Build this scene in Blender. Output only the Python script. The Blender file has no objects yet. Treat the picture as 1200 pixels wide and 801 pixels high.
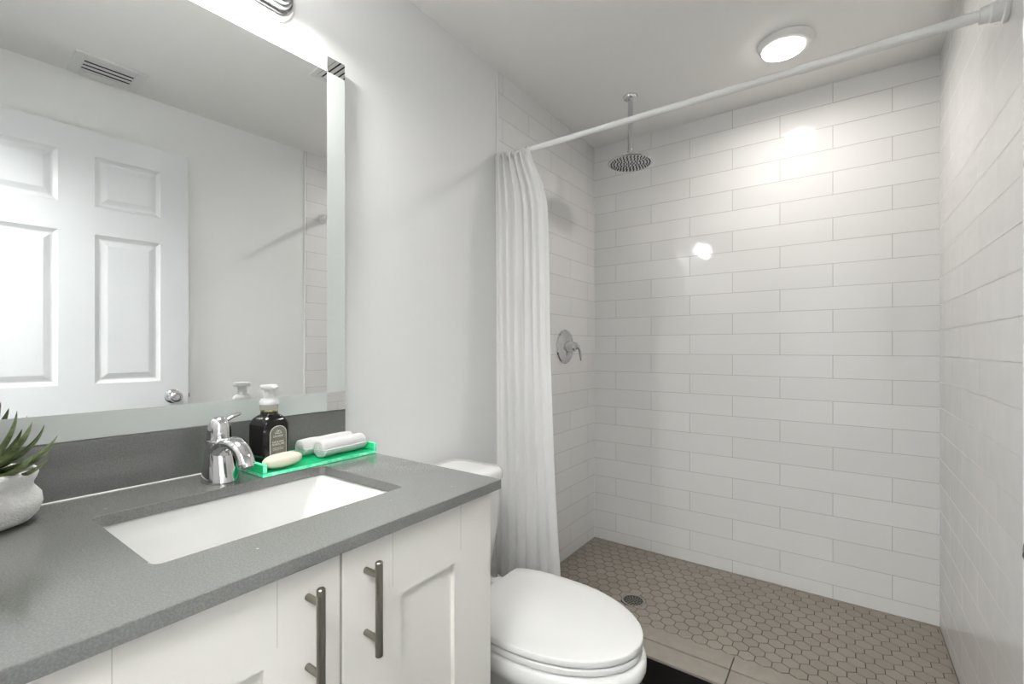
import bpy, bmesh, math, random
from mathutils import Vector, Matrix
random.seed(7)
PI = math.pi
SC = bpy.context.scene
COL = SC.collection

# ------------------------------------------------------------------ camera
TH = math.atan2(387, 540)
cam_d = bpy.data.cameras.new('camera')
cam = bpy.data.objects.new('camera', cam_d); COL.objects.link(cam)
cam.location = (1.199, 0.0, 1.12)
cam.rotation_euler = (PI/2, 0, TH)
cam_d.sensor_width = 36.0
cam_d.lens = 16.2
cam_d.shift_y = 7.1/1200
cam_d.clip_start = 0.01
SC.camera = cam

# ------------------------------------------------------------------ light and exposure
W = bpy.data.worlds.new('world'); SC.world = W
W.use_nodes = True
W.node_tree.nodes['Background'].inputs[0].default_value = (0.95, 0.98, 1.0, 1)
W.node_tree.nodes['Background'].inputs[1].default_value = 1.0
SC.view_settings.view_transform = 'Standard'
SC.view_settings.look = 'None'
SC.view_settings.gamma = 1.0
SC.view_settings.use_curve_mapping = False
SC.view_settings.exposure = 0.77
VANITY_W = 1.7       # bare glow in all directions
VANITY_DOWN_W = 5.2         # the wall lamp over the mirror
RECESS_W = 2.9        # the ceiling lamp in the shower
HALL_FILL_W = 74.0         # added fill light in the unseen hallway, coming through the doorway

def area_light(name, loc, rot, sx, sy, watts, color=(1, 1, 1), spread=PI):
    d = bpy.data.lights.new(name, 'AREA'); d.shape = 'RECTANGLE'
    d.size, d.size_y, d.energy, d.color, d.spread = sx, sy, watts, color, spread
    o = bpy.data.objects.new(name, d); COL.objects.link(o)
    o.location = loc; o.rotation_euler = rot
    return o
area_light('hall_fill_light', (1.05, -0.62, 2.09), (PI, 0, 0), 0.9, 0.7, HALL_FILL_W, (0.98, 0.99, 1.0))  # unseen upward lamp, added to fill the room evenly

# ------------------------------------------------------------------ room numbers
RW = 1.517      # right wall
YB = 2.505      # back wall
YF = -0.03      # front wall (door wall)
HC = 2.302      # ceiling
YT = 1.566      # tile start on the left wall
YTR = 1.450     # tile start on the right wall
ROW, ZR = 0.1024, 0.0634
ZT = 0.836      # counter top

# ------------------------------------------------------------------ materials
def mat(name, base, rough=0.5, metal=0.0, spec=0.5, **kw):
    m = bpy.data.materials.new(name); m.use_nodes = True
    nt = m.node_tree; b = nt.nodes['Principled BSDF']
    b.inputs['Base Color'].default_value = (*base, 1)
    b.inputs['Roughness'].default_value = rough
    b.inputs['Metallic'].default_value = metal
    b.inputs['Specular IOR Level'].default_value = spec
    for k, v in kw.items():
        key = k.replace('_', ' ')
        b.inputs[key].default_value = v
    return m
def nd(m, t, **kw):
    n = m.node_tree.nodes.new(t)
    for k, v in kw.items(): setattr(n, k, v)
    return n
def lk(m, a, b): m.node_tree.links.new(a, b)
def bsdf(m): return m.node_tree.nodes['Principled BSDF']
def position(m):
    return nd(m, 'ShaderNodeNewGeometry').outputs['Position']
def local(m):
    return nd(m, 'ShaderNodeTexCoord').outputs['Object']
def add_noise(m, scale=50, c1=None, c2=None, bump=0.0, dist=0.001, detail=3, stretch=None, lo=0.35, hi=0.65, use_local=True):
    co = local(m) if use_local else position(m)
    if stretch:
        mp = nd(m, 'ShaderNodeMapping'); mp.inputs['Scale'].default_value = stretch
        lk(m, co, mp.inputs['Vector']); co = mp.outputs['Vector']
    n = nd(m, 'ShaderNodeTexNoise'); n.inputs['Scale'].default_value = scale; n.inputs['Detail'].default_value = detail
    lk(m, co, n.inputs['Vector'])
    if c1 is not None:
        r = nd(m, 'ShaderNodeValToRGB')
        r.color_ramp.elements[0].position = lo; r.color_ramp.elements[1].position = hi
        r.color_ramp.elements[0].color = (*c1, 1); r.color_ramp.elements[1].color = (*c2, 1)
        lk(m, n.outputs['Fac'], r.inputs['Fac']); lk(m, r.outputs['Color'], bsdf(m).inputs['Base Color'])
    if bump:
        bp = nd(m, 'ShaderNodeBump'); bp.inputs['Strength'].default_value = bump; bp.inputs['Distance'].default_value = dist
        lk(m, n.outputs['Fac'], bp.inputs['Height']); lk(m, bp.outputs['Normal'], bsdf(m).inputs['Normal'])
    return m

M = {}
M['paint'] = add_noise(mat('wall_paint', (0.80, 0.805, 0.80), 0.45, spec=0.35), 220, bump=0.05, dist=0.002, use_local=False)
M['ceiling'] = add_noise(mat('ceiling_paint', (0.87, 0.863, 0.845), 0.8, spec=0.2), 160, bump=0.06, dist=0.002, use_local=False)
def tile_material(name, axis, u0):
    m = mat(name, (0.8, 0.79, 0.775), 0.07, spec=0.5)
    sp = nd(m, 'ShaderNodeSeparateXYZ'); lk(m, position(m), sp.inputs[0])
    cb = nd(m, 'ShaderNodeCombineXYZ')
    su = nd(m, 'ShaderNodeMath', operation='SUBTRACT'); su.inputs[1].default_value = u0 - 4.1
    sz = nd(m, 'ShaderNodeMath', operation='SUBTRACT'); sz.inputs[1].default_value = ZR
    lk(m, sp.outputs[axis], su.inputs[0]); lk(m, sp.outputs['Z'], sz.inputs[0])
    lk(m, su.outputs[0], cb.inputs['X']); lk(m, sz.outputs[0], cb.inputs['Y'])
    br = nd(m, 'ShaderNodeTexBrick'); br.offset = 0.5; br.offset_frequency = 2; br.squash = 1.0
    br.inputs['Color1'].default_value = (0.80, 0.795, 0.785, 1)
    br.inputs['Color2'].default_value = (0.765, 0.76, 0.75, 1)
    br.inputs['Mortar'].default_value = (0.50, 0.485, 0.455, 1)
    br.inputs['Scale'].default_value = 1.0
    br.inputs['Mortar Size'].default_value = 0.0014
    br.inputs['Mortar Smooth'].default_value = 0.25
    br.inputs['Bias'].default_value = 0.0
    br.inputs['Brick Width'].default_value = 0.41
    br.inputs['Row Height'].default_value = ROW
    lk(m, cb.outputs[0], br.inputs['Vector'])
    lk(m, br.outputs['Color'], bsdf(m).inputs['Base Color'])
    # glazed tile: grout is matt and set back, the glaze is very slightly wavy
    rr = nd(m, 'ShaderNodeMapRange'); rr.inputs['To Min'].default_value = 0.07; rr.inputs['To Max'].default_value = 0.6
    lk(m, br.outputs['Fac'], rr.inputs['Value']); lk(m, rr.outputs[0], bsdf(m).inputs['Roughness'])
    inv = nd(m, 'ShaderNodeMath', operation='SUBTRACT'); inv.inputs[0].default_value = 1.0
    lk(m, br.outputs['Fac'], inv.inputs[1])
    nz = nd(m, 'ShaderNodeTexNoise'); nz.inputs['Scale'].default_value = 9.0; nz.inputs['Detail'].default_value = 1.0
    lk(m, position(m), nz.inputs['Vector'])
    b1 = nd(m, 'ShaderNodeBump'); b1.inputs['Strength'].default_value = 0.10; b1.inputs['Distance'].default_value = 0.01
    lk(m, nz.outputs['Fac'], b1.inputs['Height'])
    b2 = nd(m, 'ShaderNodeBump'); b2.inputs['Strength'].default_value = 0.6; b2.inputs['Distance'].default_value = 0.001
    lk(m, inv.outputs[0], b2.inputs['Height']); lk(m, b1.outputs['Normal'], b2.inputs['Normal'])
    lk(m, b2.outputs['Normal'], bsdf(m).inputs['Normal'])
    return m
M['tile_back'] = tile_material('tile_back', 'X', 0.345)
M['tile_left'] = tile_material('tile_left', 'Y', 2.418)
M['tile_right'] = tile_material('tile_right', 'Y', 1.869)
M['grout'] = add_noise(mat('dark_grout', (0.05, 0.042, 0.036), 0.9), 120, (0.035, 0.03, 0.026), (0.075, 0.062, 0.052), use_local=False)
def hex_material():
    m = mat('hex_tile', (0.2, 0.175, 0.155), 0.5, spec=0.4)
    g = nd(m, 'ShaderNodeNewGeometry')
    r = nd(m, 'ShaderNodeValToRGB')
    r.color_ramp.elements[0].color = (0.232, 0.203, 0.174, 1); r.color_ramp.elements[1].color = (0.265, 0.235, 0.203, 1)
    lk(m, g.outputs['Random Per Island'], r.inputs['Fac'])
    n = nd(m, 'ShaderNodeTexNoise'); n.inputs['Scale'].default_value = 260; n.inputs['Detail'].default_value = 4
    lk(m, g.outputs['Position'], n.inputs['Vector'])
    mx = nd(m, 'ShaderNodeMix', data_type='RGBA', blend_type='MULTIPLY'); mx.inputs[0].default_value = 0.35
    lk(m, r.outputs['Color'], mx.inputs[6]); lk(m, n.outputs['Fac'], mx.inputs[7])
    mul = nd(m, 'ShaderNodeMix', data_type='RGBA', blend_type='MULTIPLY'); mul.inputs[0].default_value = 1.0
    mul.inputs[7].default_value = (1.25, 1.25, 1.25, 1)
    lk(m, mx.outputs[2], mul.inputs[6])
    lk(m, mul.outputs[2], bsdf(m).inputs['Base Color'])
    return m
M['hex'] = hex_material()
def curb_material():
    m = mat('curb_tile', (0.22, 0.2, 0.18), 0.45)
    n = nd(m, 'ShaderNodeTexNoise'); n.inputs['Scale'].default_value = 30; n.inputs['Detail'].default_value = 5
    lk(m, position(m), n.inputs['Vector'])
    r = nd(m, 'ShaderNodeValToRGB')
    r.color_ramp.elements[0].position = 0.3; r.color_ramp.elements[1].position = 0.7
    r.color_ramp.elements[0].color = (0.225, 0.2, 0.172, 1); r.color_ramp.elements[1].color = (0.265, 0.236, 0.205, 1)
    lk(m, n.outputs['Fac'], r.inputs['Fac']); lk(m, r.outputs['Color'], bsdf(m).inputs['Base Color'])
    return m
M['curb'] = curb_material()
M['floor'] = add_noise(mat('dark_floor', (0.012, 0.011, 0.01), 0.35), 12, (0.009, 0.008, 0.0075), (0.016, 0.014, 0.013), use_local=False)
def quartz(name, a, b, rough):
    m = mat(name, a, rough, spec=1.0)
    n = nd(m, 'ShaderNodeTexNoise'); n.inputs['Scale'].default_value = 420; n.inputs['Detail'].default_value = 2
    lk(m, position(m), n.inputs['Vector'])
    r = nd(m, 'ShaderNodeValToRGB')
    r.color_ramp.elements[0].position = 0.38; r.color_ramp.elements[1].position = 0.66
    r.color_ramp.elements[0].color = (*a, 1); r.color_ramp.elements[1].color = (*b, 1)
    lk(m, n.outputs['Fac'], r.inputs['Fac'])
    v = nd(m, 'ShaderNodeTexVoronoi'); v.inputs['Scale'].default_value = 26
    lk(m, position(m), v.inputs['Vector'])
    lt = nd(m, 'ShaderNodeMath', operation='LESS_THAN'); lt.inputs[1].default_value = 0.045
    lk(m, v.outputs['Distance'], lt.inputs[0])
    mx = nd(m, 'ShaderNodeMix', data_type='RGBA'); mx.inputs[7].default_value = (b[0]*1.9, b[1]*1.9, b[2]*1.9, 1)
    lk(m, lt.outputs[0], mx.inputs[0]); lk(m, r.outputs['Color'], mx.inputs[6])
    lk(m, mx.outputs[2], bsdf(m).inputs['Base Color'])
    return m
M['quartz'] = quartz('grey_quartz', (0.138, 0.141, 0.135), (0.178, 0.181, 0.173), 0.13)
M['cabinet'] = add_noise(mat('cabinet_paint', (0.71, 0.69, 0.65), 0.38, spec=0.4), 90, bump=0.03, dist=0.001)
M['joint'] = mat('paint_joint', (0.50, 0.485, 0.45), 0.7)
M['gap_shade'] = mat('painted_gap_shade', (0.06, 0.057, 0.05), 0.8)  # near-black colour that paints the shade between the doors
M['porcelain'] = add_noise(mat('porcelain', (0.73, 0.73, 0.715), 0.06, spec=0.6), 6, bump=0.02, dist=0.002)
M['seat'] = add_noise(mat('seat_plastic', (0.62, 0.62, 0.605), 0.18, spec=0.5), 8, bump=0.02, dist=0.002)
M['chrome'] = add_noise(mat('chrome', (0.66, 0.66, 0.67), 0.06, 1.0), 30, bump=0.01, dist=0.001)
M['nickel'] = add_noise(mat('brushed_nickel', (0.25, 0.232, 0.2), 0.32, 1.0), 400, bump=0.05, dist=0.0004, stretch=(1, 1, 0.05))
M['dark_metal'] = mat('dark_metal', (0.03, 0.03, 0.03), 0.4, 0.6)
M['mirror'] = add_noise(mat('mirror_glass', (0.93, 0.94, 0.935), 0.004, 1.0), 2.0, bump=0.002, dist=0.001)
M['frost'] = add_noise(mat('frosted_glass', (0.57, 0.60, 0.585), 0.35, spec=0.5), 300, bump=0.05, dist=0.0005)
M['door'] = add_noise(mat('door_paint', (0.69, 0.705, 0.722), 0.35, spec=0.4), 60, bump=0.03, dist=0.001)
M['white_plastic'] = add_noise(mat('white_plastic', (0.82, 0.82, 0.81), 0.3), 40, bump=0.02, dist=0.0005)
M['rod'] = add_noise(mat('rod_enamel', (0.84, 0.84, 0.83), 0.22), 40, bump=0.02, dist=0.0005)
M['caulk'] = mat('white_caulk', (0.8, 0.8, 0.78), 0.5)
M['vent'] = add_noise(mat('vent_enamel', (0.78, 0.78, 0.77), 0.4), 40, bump=0.02, dist=0.0005)
M['vent_dark'] = mat('vent_dark', (0.02, 0.02, 0.02), 0.9)
def cloth_material(name, base, scale, bump, dist, trans=0.0):
    m = mat(name, base, 0.85, spec=0.15)
    b = bsdf(m); b.inputs['Sheen Weight'].default_value = 0.2
    n = nd(m, 'ShaderNodeTexNoise'); n.inputs['Scale'].default_value = scale; n.inputs['Detail'].default_value = 4
    lk(m, local(m), n.inputs['Vector'])
    bp = nd(m, 'ShaderNodeBump'); bp.inputs['Strength'].default_value = bump; bp.inputs['Distance'].default_value = dist
    lk(m, n.outputs['Fac'], bp.inputs['Height']); lk(m, bp.outputs['Normal'], b.inputs['Normal'])
    if trans:
        t = nd(m, 'ShaderNodeBsdfTranslucent'); t.inputs['Color'].default_value = (*base, 1)
        mx = nd(m, 'ShaderNodeMixShader'); mx.inputs[0].default_value = trans
        out = m.node_tree.nodes['Material Output']
        lk(m, b.outputs[0], mx.inputs[1]); lk(m, t.outputs[0], mx.inputs[2]); lk(m, mx.outputs[0], out.inputs['Surface'])
    return m
M['curtain'] = cloth_material('curtain_cloth', (0.90, 0.90, 0.89), 500, 0.2, 0.001, 0.35)
M['towel'] = cloth_material('towel_terry', (0.86, 0.86, 0.855), 420, 1.0, 0.006)
def knit_material():
    m = mat('knit_pot', (0.75, 0.75, 0.735), 0.8, spec=0.2)
    v = nd(m, 'ShaderNodeTexVoronoi'); v.inputs['Scale'].default_value = 340
    mp = nd(m, 'ShaderNodeMapping'); mp.inputs['Scale'].default_value = (0.8, 0.8, 1.4)
    lk(m, local(m), mp.inputs['Vector']); lk(m, mp.outputs['Vector'], v.inputs['Vector'])
    bp = nd(m, 'ShaderNodeBump'); bp.inputs['Strength'].default_value = 1.0; bp.inputs['Distance'].default_value = 0.0014
    bp.invert = True
    lk(m, v.outputs['Distance'], bp.inputs['Height']); lk(m, bp.outputs['Normal'], bsdf(m).inputs['Normal'])
    return m
M['knit'] = knit_material()
M['soil'] = add_noise(mat('soil', (0.03, 0.022, 0.016), 0.95), 90, (0.015, 0.011, 0.008), (0.06, 0.045, 0.03), bump=0.8, dist=0.004)
def leaf_material():
    m = mat('leaf', (0.06, 0.1, 0.03), 0.4, spec=0.4)
    g = nd(m, 'ShaderNodeNewGeometry')
    n = nd(m, 'ShaderNodeTexNoise'); n.inputs['Scale'].default_value = 40; lk(m, local(m), n.inputs['Vector'])
    r = nd(m, 'ShaderNodeValToRGB')
    r.color_ramp.elements[0].position = 0.3; r.color_ramp.elements[1].position = 0.7
    r.color_ramp.elements[0].color = (0.02, 0.035, 0.012, 1); r.color_ramp.elements[1].color = (0.065, 0.095, 0.026, 1)
    lk(m, n.outputs['Fac'], r.inputs['Fac']); lk(m, r.outputs['Color'], bsdf(m).inputs['Base Color'])
    return m
M['leaf'] = leaf_material()
M['leaf_pale'] = add_noise(mat('leaf_underside', (0.36, 0.45, 0.24), 0.5), 60, (0.07, 0.11, 0.03), (0.32, 0.40, 0.19))
def acrylic_material():
    m = mat('green_acrylic', (0.05, 0.93, 0.50), 0.06, spec=0.5)
    b = bsdf(m)
    out = m.node_tree.nodes['Material Output']
    tr = nd(m, 'ShaderNodeBsdfTranslucent'); tr.inputs['Color'].default_value = (0.10, 0.98, 0.56, 1)
    tp = nd(m, 'ShaderNodeBsdfTransparent'); tp.inputs['Color'].default_value = (0.35, 0.95, 0.62, 1)
    m1 = nd(m, 'ShaderNodeMixShader'); m1.inputs[0].default_value = 0.5
    lk(m, b.outputs[0], m1.inputs[1]); lk(m, tr.outputs[0], m1.inputs[2])
    m2 = nd(m, 'ShaderNodeMixShader'); m2.inputs[0].default_value = 0.28
    lk(m, m1.outputs[0], m2.inputs[1]); lk(m, tp.outputs[0], m2.inputs[2])
    lk(m, m2.outputs[0], out.inputs['Surface'])
    return m
M['acrylic'] = acrylic_material()
M['acrylic_edge'] = add_noise(mat('green_acrylic_edge', (0.1, 0.95, 0.52), 0.12, spec=0.6), 90, (0.08, 0.93, 0.48), (0.3, 0.98, 0.68))
M['bottle'] = add_noise(mat('black_bottle', (0.006, 0.005, 0.005), 0.12, spec=0.5), 20, bump=0.01, dist=0.001)
M['label'] = add_noise(mat('bottle_label', (0.17, 0.165, 0.135), 0.5), 80, (0.15, 0.145, 0.12), (0.2, 0.195, 0.165))
M['label_ink'] = mat('label_print', (0.62, 0.6, 0.52), 0.4)
M['pump'] = mat('pump_plastic', (0.74, 0.74, 0.735), 0.35, Transmission_Weight=0.15)
M['pump_collar'] = mat('clear_collar', (0.55, 0.54, 0.5), 0.15, Transmission_Weight=0.4)
M['gold'] = mat('gold_ring', (0.6, 0.55, 0.32), 0.25, 0.9)
M['soap'] = add_noise(mat('soap', (0.70, 0.69, 0.57), 0.45, Subsurface_Weight=0.2), 30, bump=0.05, dist=0.001)
M['lens'] = mat('lamp_lens', (0.9, 0.9, 0.88), 0.4, Emission_Color=(1.0, 0.97, 0.92, 1), Emission_Strength=11.0)
M['shade_glass'] = mat('lamp_glass', (0.34, 0.34, 0.345), 0.12)
M['lamp_plate'] = mat('lamp_plate', (0.85, 0.85, 0.85), 0.2)
M['lamp_rib'] = mat('lamp_rib', (0.22, 0.22, 0.225), 0.25, 0.9)
M['black'] = add_noise(mat('black_enamel', (0.012, 0.012, 0.012), 0.35), 60, bump=0.02, dist=0.0005)

# ------------------------------------------------------------------ helpers
def base_of(o):
    v = Vector((0, 0, 0))
    while o is not None:
        v += o.location; o = o.parent
    return v
def empty(name, loc, label, cat, group=None, kind=None):
    o = bpy.data.objects.new(name, None); COL.objects.link(o)
    o.location = loc; o.empty_display_size = 0.05
    return tag(o, label, cat, group, kind)
def tag(o, label=None, cat=None, group=None, kind=None):
    if label: o['label'] = label
    if cat: o['category'] = cat
    if group: o['group'] = group
    if kind: o['kind'] = kind
    return o
def obj(name, bm, m, parent=None, origin=None, smooth=True, angle=40, recalc=True):
    """links the bmesh (built in world space) as ONE mesh object"""
    if recalc: bmesh.ops.recalc_face_normals(bm, faces=bm.faces[:])
    off = base_of(parent) if parent else Vector((0, 0, 0))
    loc = Vector(origin) if (origin is not None and parent is None) else Vector((0, 0, 0))
    bmesh.ops.translate(bm, verts=bm.verts[:], vec=-(off + loc))
    me = bpy.data.meshes.new(name); bm.to_mesh(me); bm.free()
    for mm in (m if isinstance(m, (list, tuple)) else [m]): me.materials.append(M[mm])
    if smooth:
        for p in me.polygons: p.use_smooth = True
        try: me.set_sharp_from_angle(angle=math.radians(angle))
        except Exception: pass
    o = bpy.data.objects.new(name, me); COL.objects.link(o)
    o.location = loc
    if parent: o.parent = parent
    return o
def struct(name, bm, m, **kw):
    o = obj(name, bm, m, **kw); o['kind'] = 'structure'; return o
def NB(): return bmesh.new()
def box(bm, x0, x1, y0, y1, z0, z1, bevel=0.0, seg=2, mi=0):
    t = NB()
    bmesh.ops.create_cube(t, size=1.0)
    for v in t.verts:
        v.co = Vector((x0 + (v.co.x+.5)*(x1-x0), y0 + (v.co.y+.5)*(y1-y0), z0 + (v.co.z+.5)*(z1-z0)))
    if bevel: bmesh.ops.bevel(t, geom=t.edges[:], offset=bevel, segments=seg, profile=0.5, affect='EDGES', clamp_overlap=True)
    return merge(bm, t, mi)
def merge(bm, t, mi=0, mtx=None):
    if mtx is not None: bmesh.ops.transform(t, matrix=mtx, verts=t.verts[:])
    mp = {v: bm.verts.new(v.co) for v in t.verts}
    out = []
    for f in t.faces:
        try:
            nf = bm.faces.new([mp[v] for v in f.verts]); nf.material_index = mi or f.material_index; out.append(nf)
        except ValueError: pass
    t.free(); return out
def loft(bm, rings, cap0=True, cap1=True, closed=True, mi=0):
    """rings: lists of Vectors with equal count"""
    vs = [[bm.verts.new(p) for p in r] for r in rings]
    n = len(vs[0])
    for a, b in zip(vs[:-1], vs[1:]):
        for i in range(n if closed else n-1):
            j = (i+1) % n
            f = bm.faces.new((a[i], a[j], b[j], b[i])); f.material_index = mi
    if cap0 and closed: f = bm.faces.new(list(reversed(vs[0]))); f.material_index = mi
    if cap1 and closed: f = bm.faces.new(vs[-1]); f.material_index = mi
    return vs
def lathe(bm, c, prof, axis='Z', n=40, mi=0, flip=1):
    """prof: (radius, height along axis) from bottom to top, around point c"""
    rings = []
    for r, h in prof:
        r = max(r, 1e-5); ring = []
        for i in range(n):
            a = 2*PI*i/n
            if axis == 'Z': p = (c[0]+r*math.cos(a), c[1]+r*math.sin(a), c[2]+flip*h)
            elif axis == 'X': p = (c[0]+flip*h, c[1]+r*math.cos(a), c[2]+r*math.sin(a))
            else: p = (c[0]+r*math.cos(a), c[1]+flip*h, c[2]+r*math.sin(a))
            ring.append(Vector(p))
        rings.append(ring)
    loft(bm, rings, mi=mi)
def sweep(bm, pts, radii, n=20, up=(0, 0, 1), mi=0):
    """tube with elliptical sections: radii are r or (side, up)"""
    pts = [Vector(p) for p in pts]; up = Vector(up); rings = []
    for i, p in enumerate(pts):
        a = pts[max(i-1, 0)]; b = pts[min(i+1, len(pts)-1)]
        t = (b-a).normalized()
        s = t.cross(up)
        if s.length < 1e-4: s = t.cross(Vector((1, 0, 0)))
        s.normalize(); u = s.cross(t).normalized()
        r = radii[i] if isinstance(radii, (list, tuple)) else radii
        rs, ru = r if isinstance(r, (list, tuple)) else (r, r)
        rings.append([p + s*rs*math.cos(2*PI*k/n) + u*ru*math.sin(2*PI*k/n) for k in range(n)])
    loft(bm, rings, mi=mi)
def bez(p0, p1, p2, p3, n=12):
    out = []
    for i in range(n+1):
        t = i/n; a = 1-t
        out.append(tuple(a**3*p0[k]+3*a*a*t*p1[k]+3*a*t*t*p2[k]+t**3*p3[k] for k in range(3)))
    return out
def rrect(cx, cy, hx, hy, r, z, n=6):
    out = []
    for (sx, sy, a0) in ((1, 1, 0), (-1, 1, PI/2), (-1, -1, PI), (1, -1, 3*PI/2)):
        for k in range(n+1):
            a = a0 + PI/2*k/n
            out.append(Vector((cx+sx*(hx-r)+r*math.cos(a), cy+sy*(hy-r)+r*math.sin(a), z)))
    return out

# ------------------------------------------------------------------ SETTING
# left wall: painted part, tiled part standing 8 mm proud behind a white edge trim
bm = NB(); box(bm, -0.10, 0.0, YF-0.1, YB+0.1, -0.02, HC+0.02)
box(bm, -0.006, 0.004, YT, YB, 0.0, HC, mi=1)
struct('wall_left', bm, ['paint', 'tile_left'], smooth=False)
bm = NB(); box(bm, -0.05, RW+0.05, YB, YB+0.1, -0.02, HC+0.02)
struct('wall_back', bm, 'tile_back', smooth=False)
bm = NB(); box(bm, RW+0.006, RW+0.10, YF-0.1, YB+0.1, -0.02, HC+0.02)
box(bm, RW, RW+0.02, YTR, YB, 0.0, HC, mi=1)
struct('wall_right', bm, ['paint', 'tile_right'], smooth=False)
# front wall with the doorway the camera stands in
DX0, DX1, DZ = 0.70, 1.497, 2.06
bm = NB()
box(bm, -0.10, DX0, YF-0.11, YF, -0.02, HC+0.02)
box(bm, DX1, RW+0.1, YF-0.11, YF, -0.02, HC+0.02)
box(bm, DX0, DX1, YF-0.11, YF, DZ, HC+0.02)
struct('wall_front', bm, 'paint', smooth=False)
# hallway behind the camera
bm = NB()
box(bm, -0.4, 2.2, -2.35, -2.25, -0.02, HC+0.02)
struct('wall_hall', bm, 'paint', smooth=False)
bm = NB(); box(bm, -0.5, -0.4, -2.35, YF-0.1, -0.02, HC+0.02)
box(bm, 2.2, 2.3, -2.35, YF-0.1, -0.02, HC+0.02)
box(bm, RW+0.1, 2.2, YF-0.11, YF, -0.02, HC+0.02)
box(bm, -0.4, -0.1, YF-0.11, YF, -0.02, HC+0.02)
struct('wall_hall_side', bm, 'paint', smooth=False)
bm = NB()
box(bm, DX0-0.06, DX0, YF-0.001, YF+0.012, 0, DZ+0.06, 0.004)
box(bm, DX0, DX1+0.012, YF-0.001, YF+0.012, DZ, DZ+0.06, 0.004)
struct('trim_1', bm, 'door')
bm = NB(); box(bm, -0.5, 2.3, -2.35, YB+0.1, HC, HC+0.08)
struct('ceiling', bm, 'ceiling', smooth=False)
bm = NB(); box(bm, -0.5, 2.3, -2.35, YB+0.1, -0.08, 0.0)
struct('floor', bm, 'floor', smooth=False)
bm = NB(); box(bm, 0.0, 0.0075, YT-0.008, YT+0.001, 0.0, HC, 0.001)
struct('trim_2', bm, 'rod')
bm = NB(); box(bm, RW-0.002, RW+0.008, YTR-0.006, YTR+0.001, 0.0, HC, 0.001)
struct('trim_3', bm, 'rod')
bm = NB()
box(bm, 0.0, 0.012, 0.79, YT-0.16, 0.0, 0.09, 0.003)
struct('baseboard_left', bm, 'door')
bm = NB(); box(bm, RW-0.006, RW+0.007, 0.9, YTR-0.08, 0.0, 0.09, 0.003)
struct('baseboard_right', bm, 'door')

# shower floor: hexagonal mosaic on dark grout
HX, HY = 0.0538, 0.0466
def clip_poly(poly, x0, x1, y0, y1):
    for ax, lim, sg in ((0, x0, 1), (0, x1, -1), (1, y0, 1), (1, y1, -1)):
        out = []
        for i in range(len(poly)):
            a, b = poly[i], poly[(i+1) % len(poly)]
            da, db = sg*(a[ax]-lim), sg*(b[ax]-lim)
            if da >= 0: out.append(a)
            if (da >= 0) != (db >= 0):
                t = da/(da-db); out.append((a[0]+(b[0]-a[0])*t, a[1]+(b[1]-a[1])*t))
        poly = out
        if len(poly) < 3: return None
    return poly
bm = NB()
SY0 = 1.672
box(bm, 0.004, RW, SY0-0.05, YB, -0.03, 0.001, mi=1)
R = HX/math.sqrt(3) - 0.0017
DRX, DRY, DRR = 0.447, 1.972, 0.053
for j in range(-8, 13):
    for i in range(-20, 20):
        cx = 0.916 + HX*(i + (0.5 if j % 2 else 0)); cy = 1.950 + HY*j
        if cx < -0.03 or cx > RW+0.03 or cy < SY0-0.03 or cy > YB+0.03: continue
        if math.hypot(cx-DRX, cy-DRY) < DRR*0.75: continue
        pol = [(cx+R*math.sin(PI/3*k), cy+R*math.cos(PI/3*k)) for k in range(6)]
        def push(p):      # mosaic cut round the drain
            d = math.hypot(p[0]-DRX, p[1]-DRY)
            if d < DRR:
                return (DRX+(p[0]-DRX)*DRR/d, DRY+(p[1]-DRY)*DRR/d)
            return p
        pol = clip_poly(pol, 0.006, RW-0.002, SY0+0.001, YB-0.002)
        if not pol: continue
        pol = [push(p) for p in pol]
        h = 0.0035 + random.uniform(-0.0002, 0.0002)
        n = len(pol); mx_, my_ = sum(p[0] for p in pol)/n, sum(p[1] for p in pol)/n
        try:
            loft(bm, [[Vector((p[0], p[1], 0.0005)) for p in pol], [Vector((p[0], p[1], h-0.0007)) for p in pol],
                  [Vector((mx_+(p[0]-mx_)*0.965, my_+(p[1]-my_)*0.965, h)) for p in pol]], cap0=False)
        except ValueError: pass
so = struct('shower_floor', bm, ['hex', 'grout'], smooth=False)
# curb: two courses of grey tile on top, the face towards the room is dark
bm = NB()
CY0, CY1, CZ = 1.508, 1.670, 0.10
box(bm, 0.0005, RW-0.0005, CY0+0.004, CY1-0.001, 0.0, CZ-0.007, mi=1)
xs = [0.0015] + [0.909-0.61, 0.909] + [RW-0.0015]
for (ya, yb) in ((CY0, CY0+0.081), (CY0+0.087, CY1)):
    for xa, xb in zip(xs[:-1], xs[1:]):
        box(bm, xa+0.0018, xb-0.0018, ya, yb, CZ-0.010, CZ, 0.0012, 1, mi=0)
box(bm, 0.0005, RW-0.0005, CY0+0.0015, CY0+0.005, 0.0, CZ-0.010, mi=2)
struct('shower_curb', bm, ['curb', 'grout', 'floor'], smooth=False)

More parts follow.
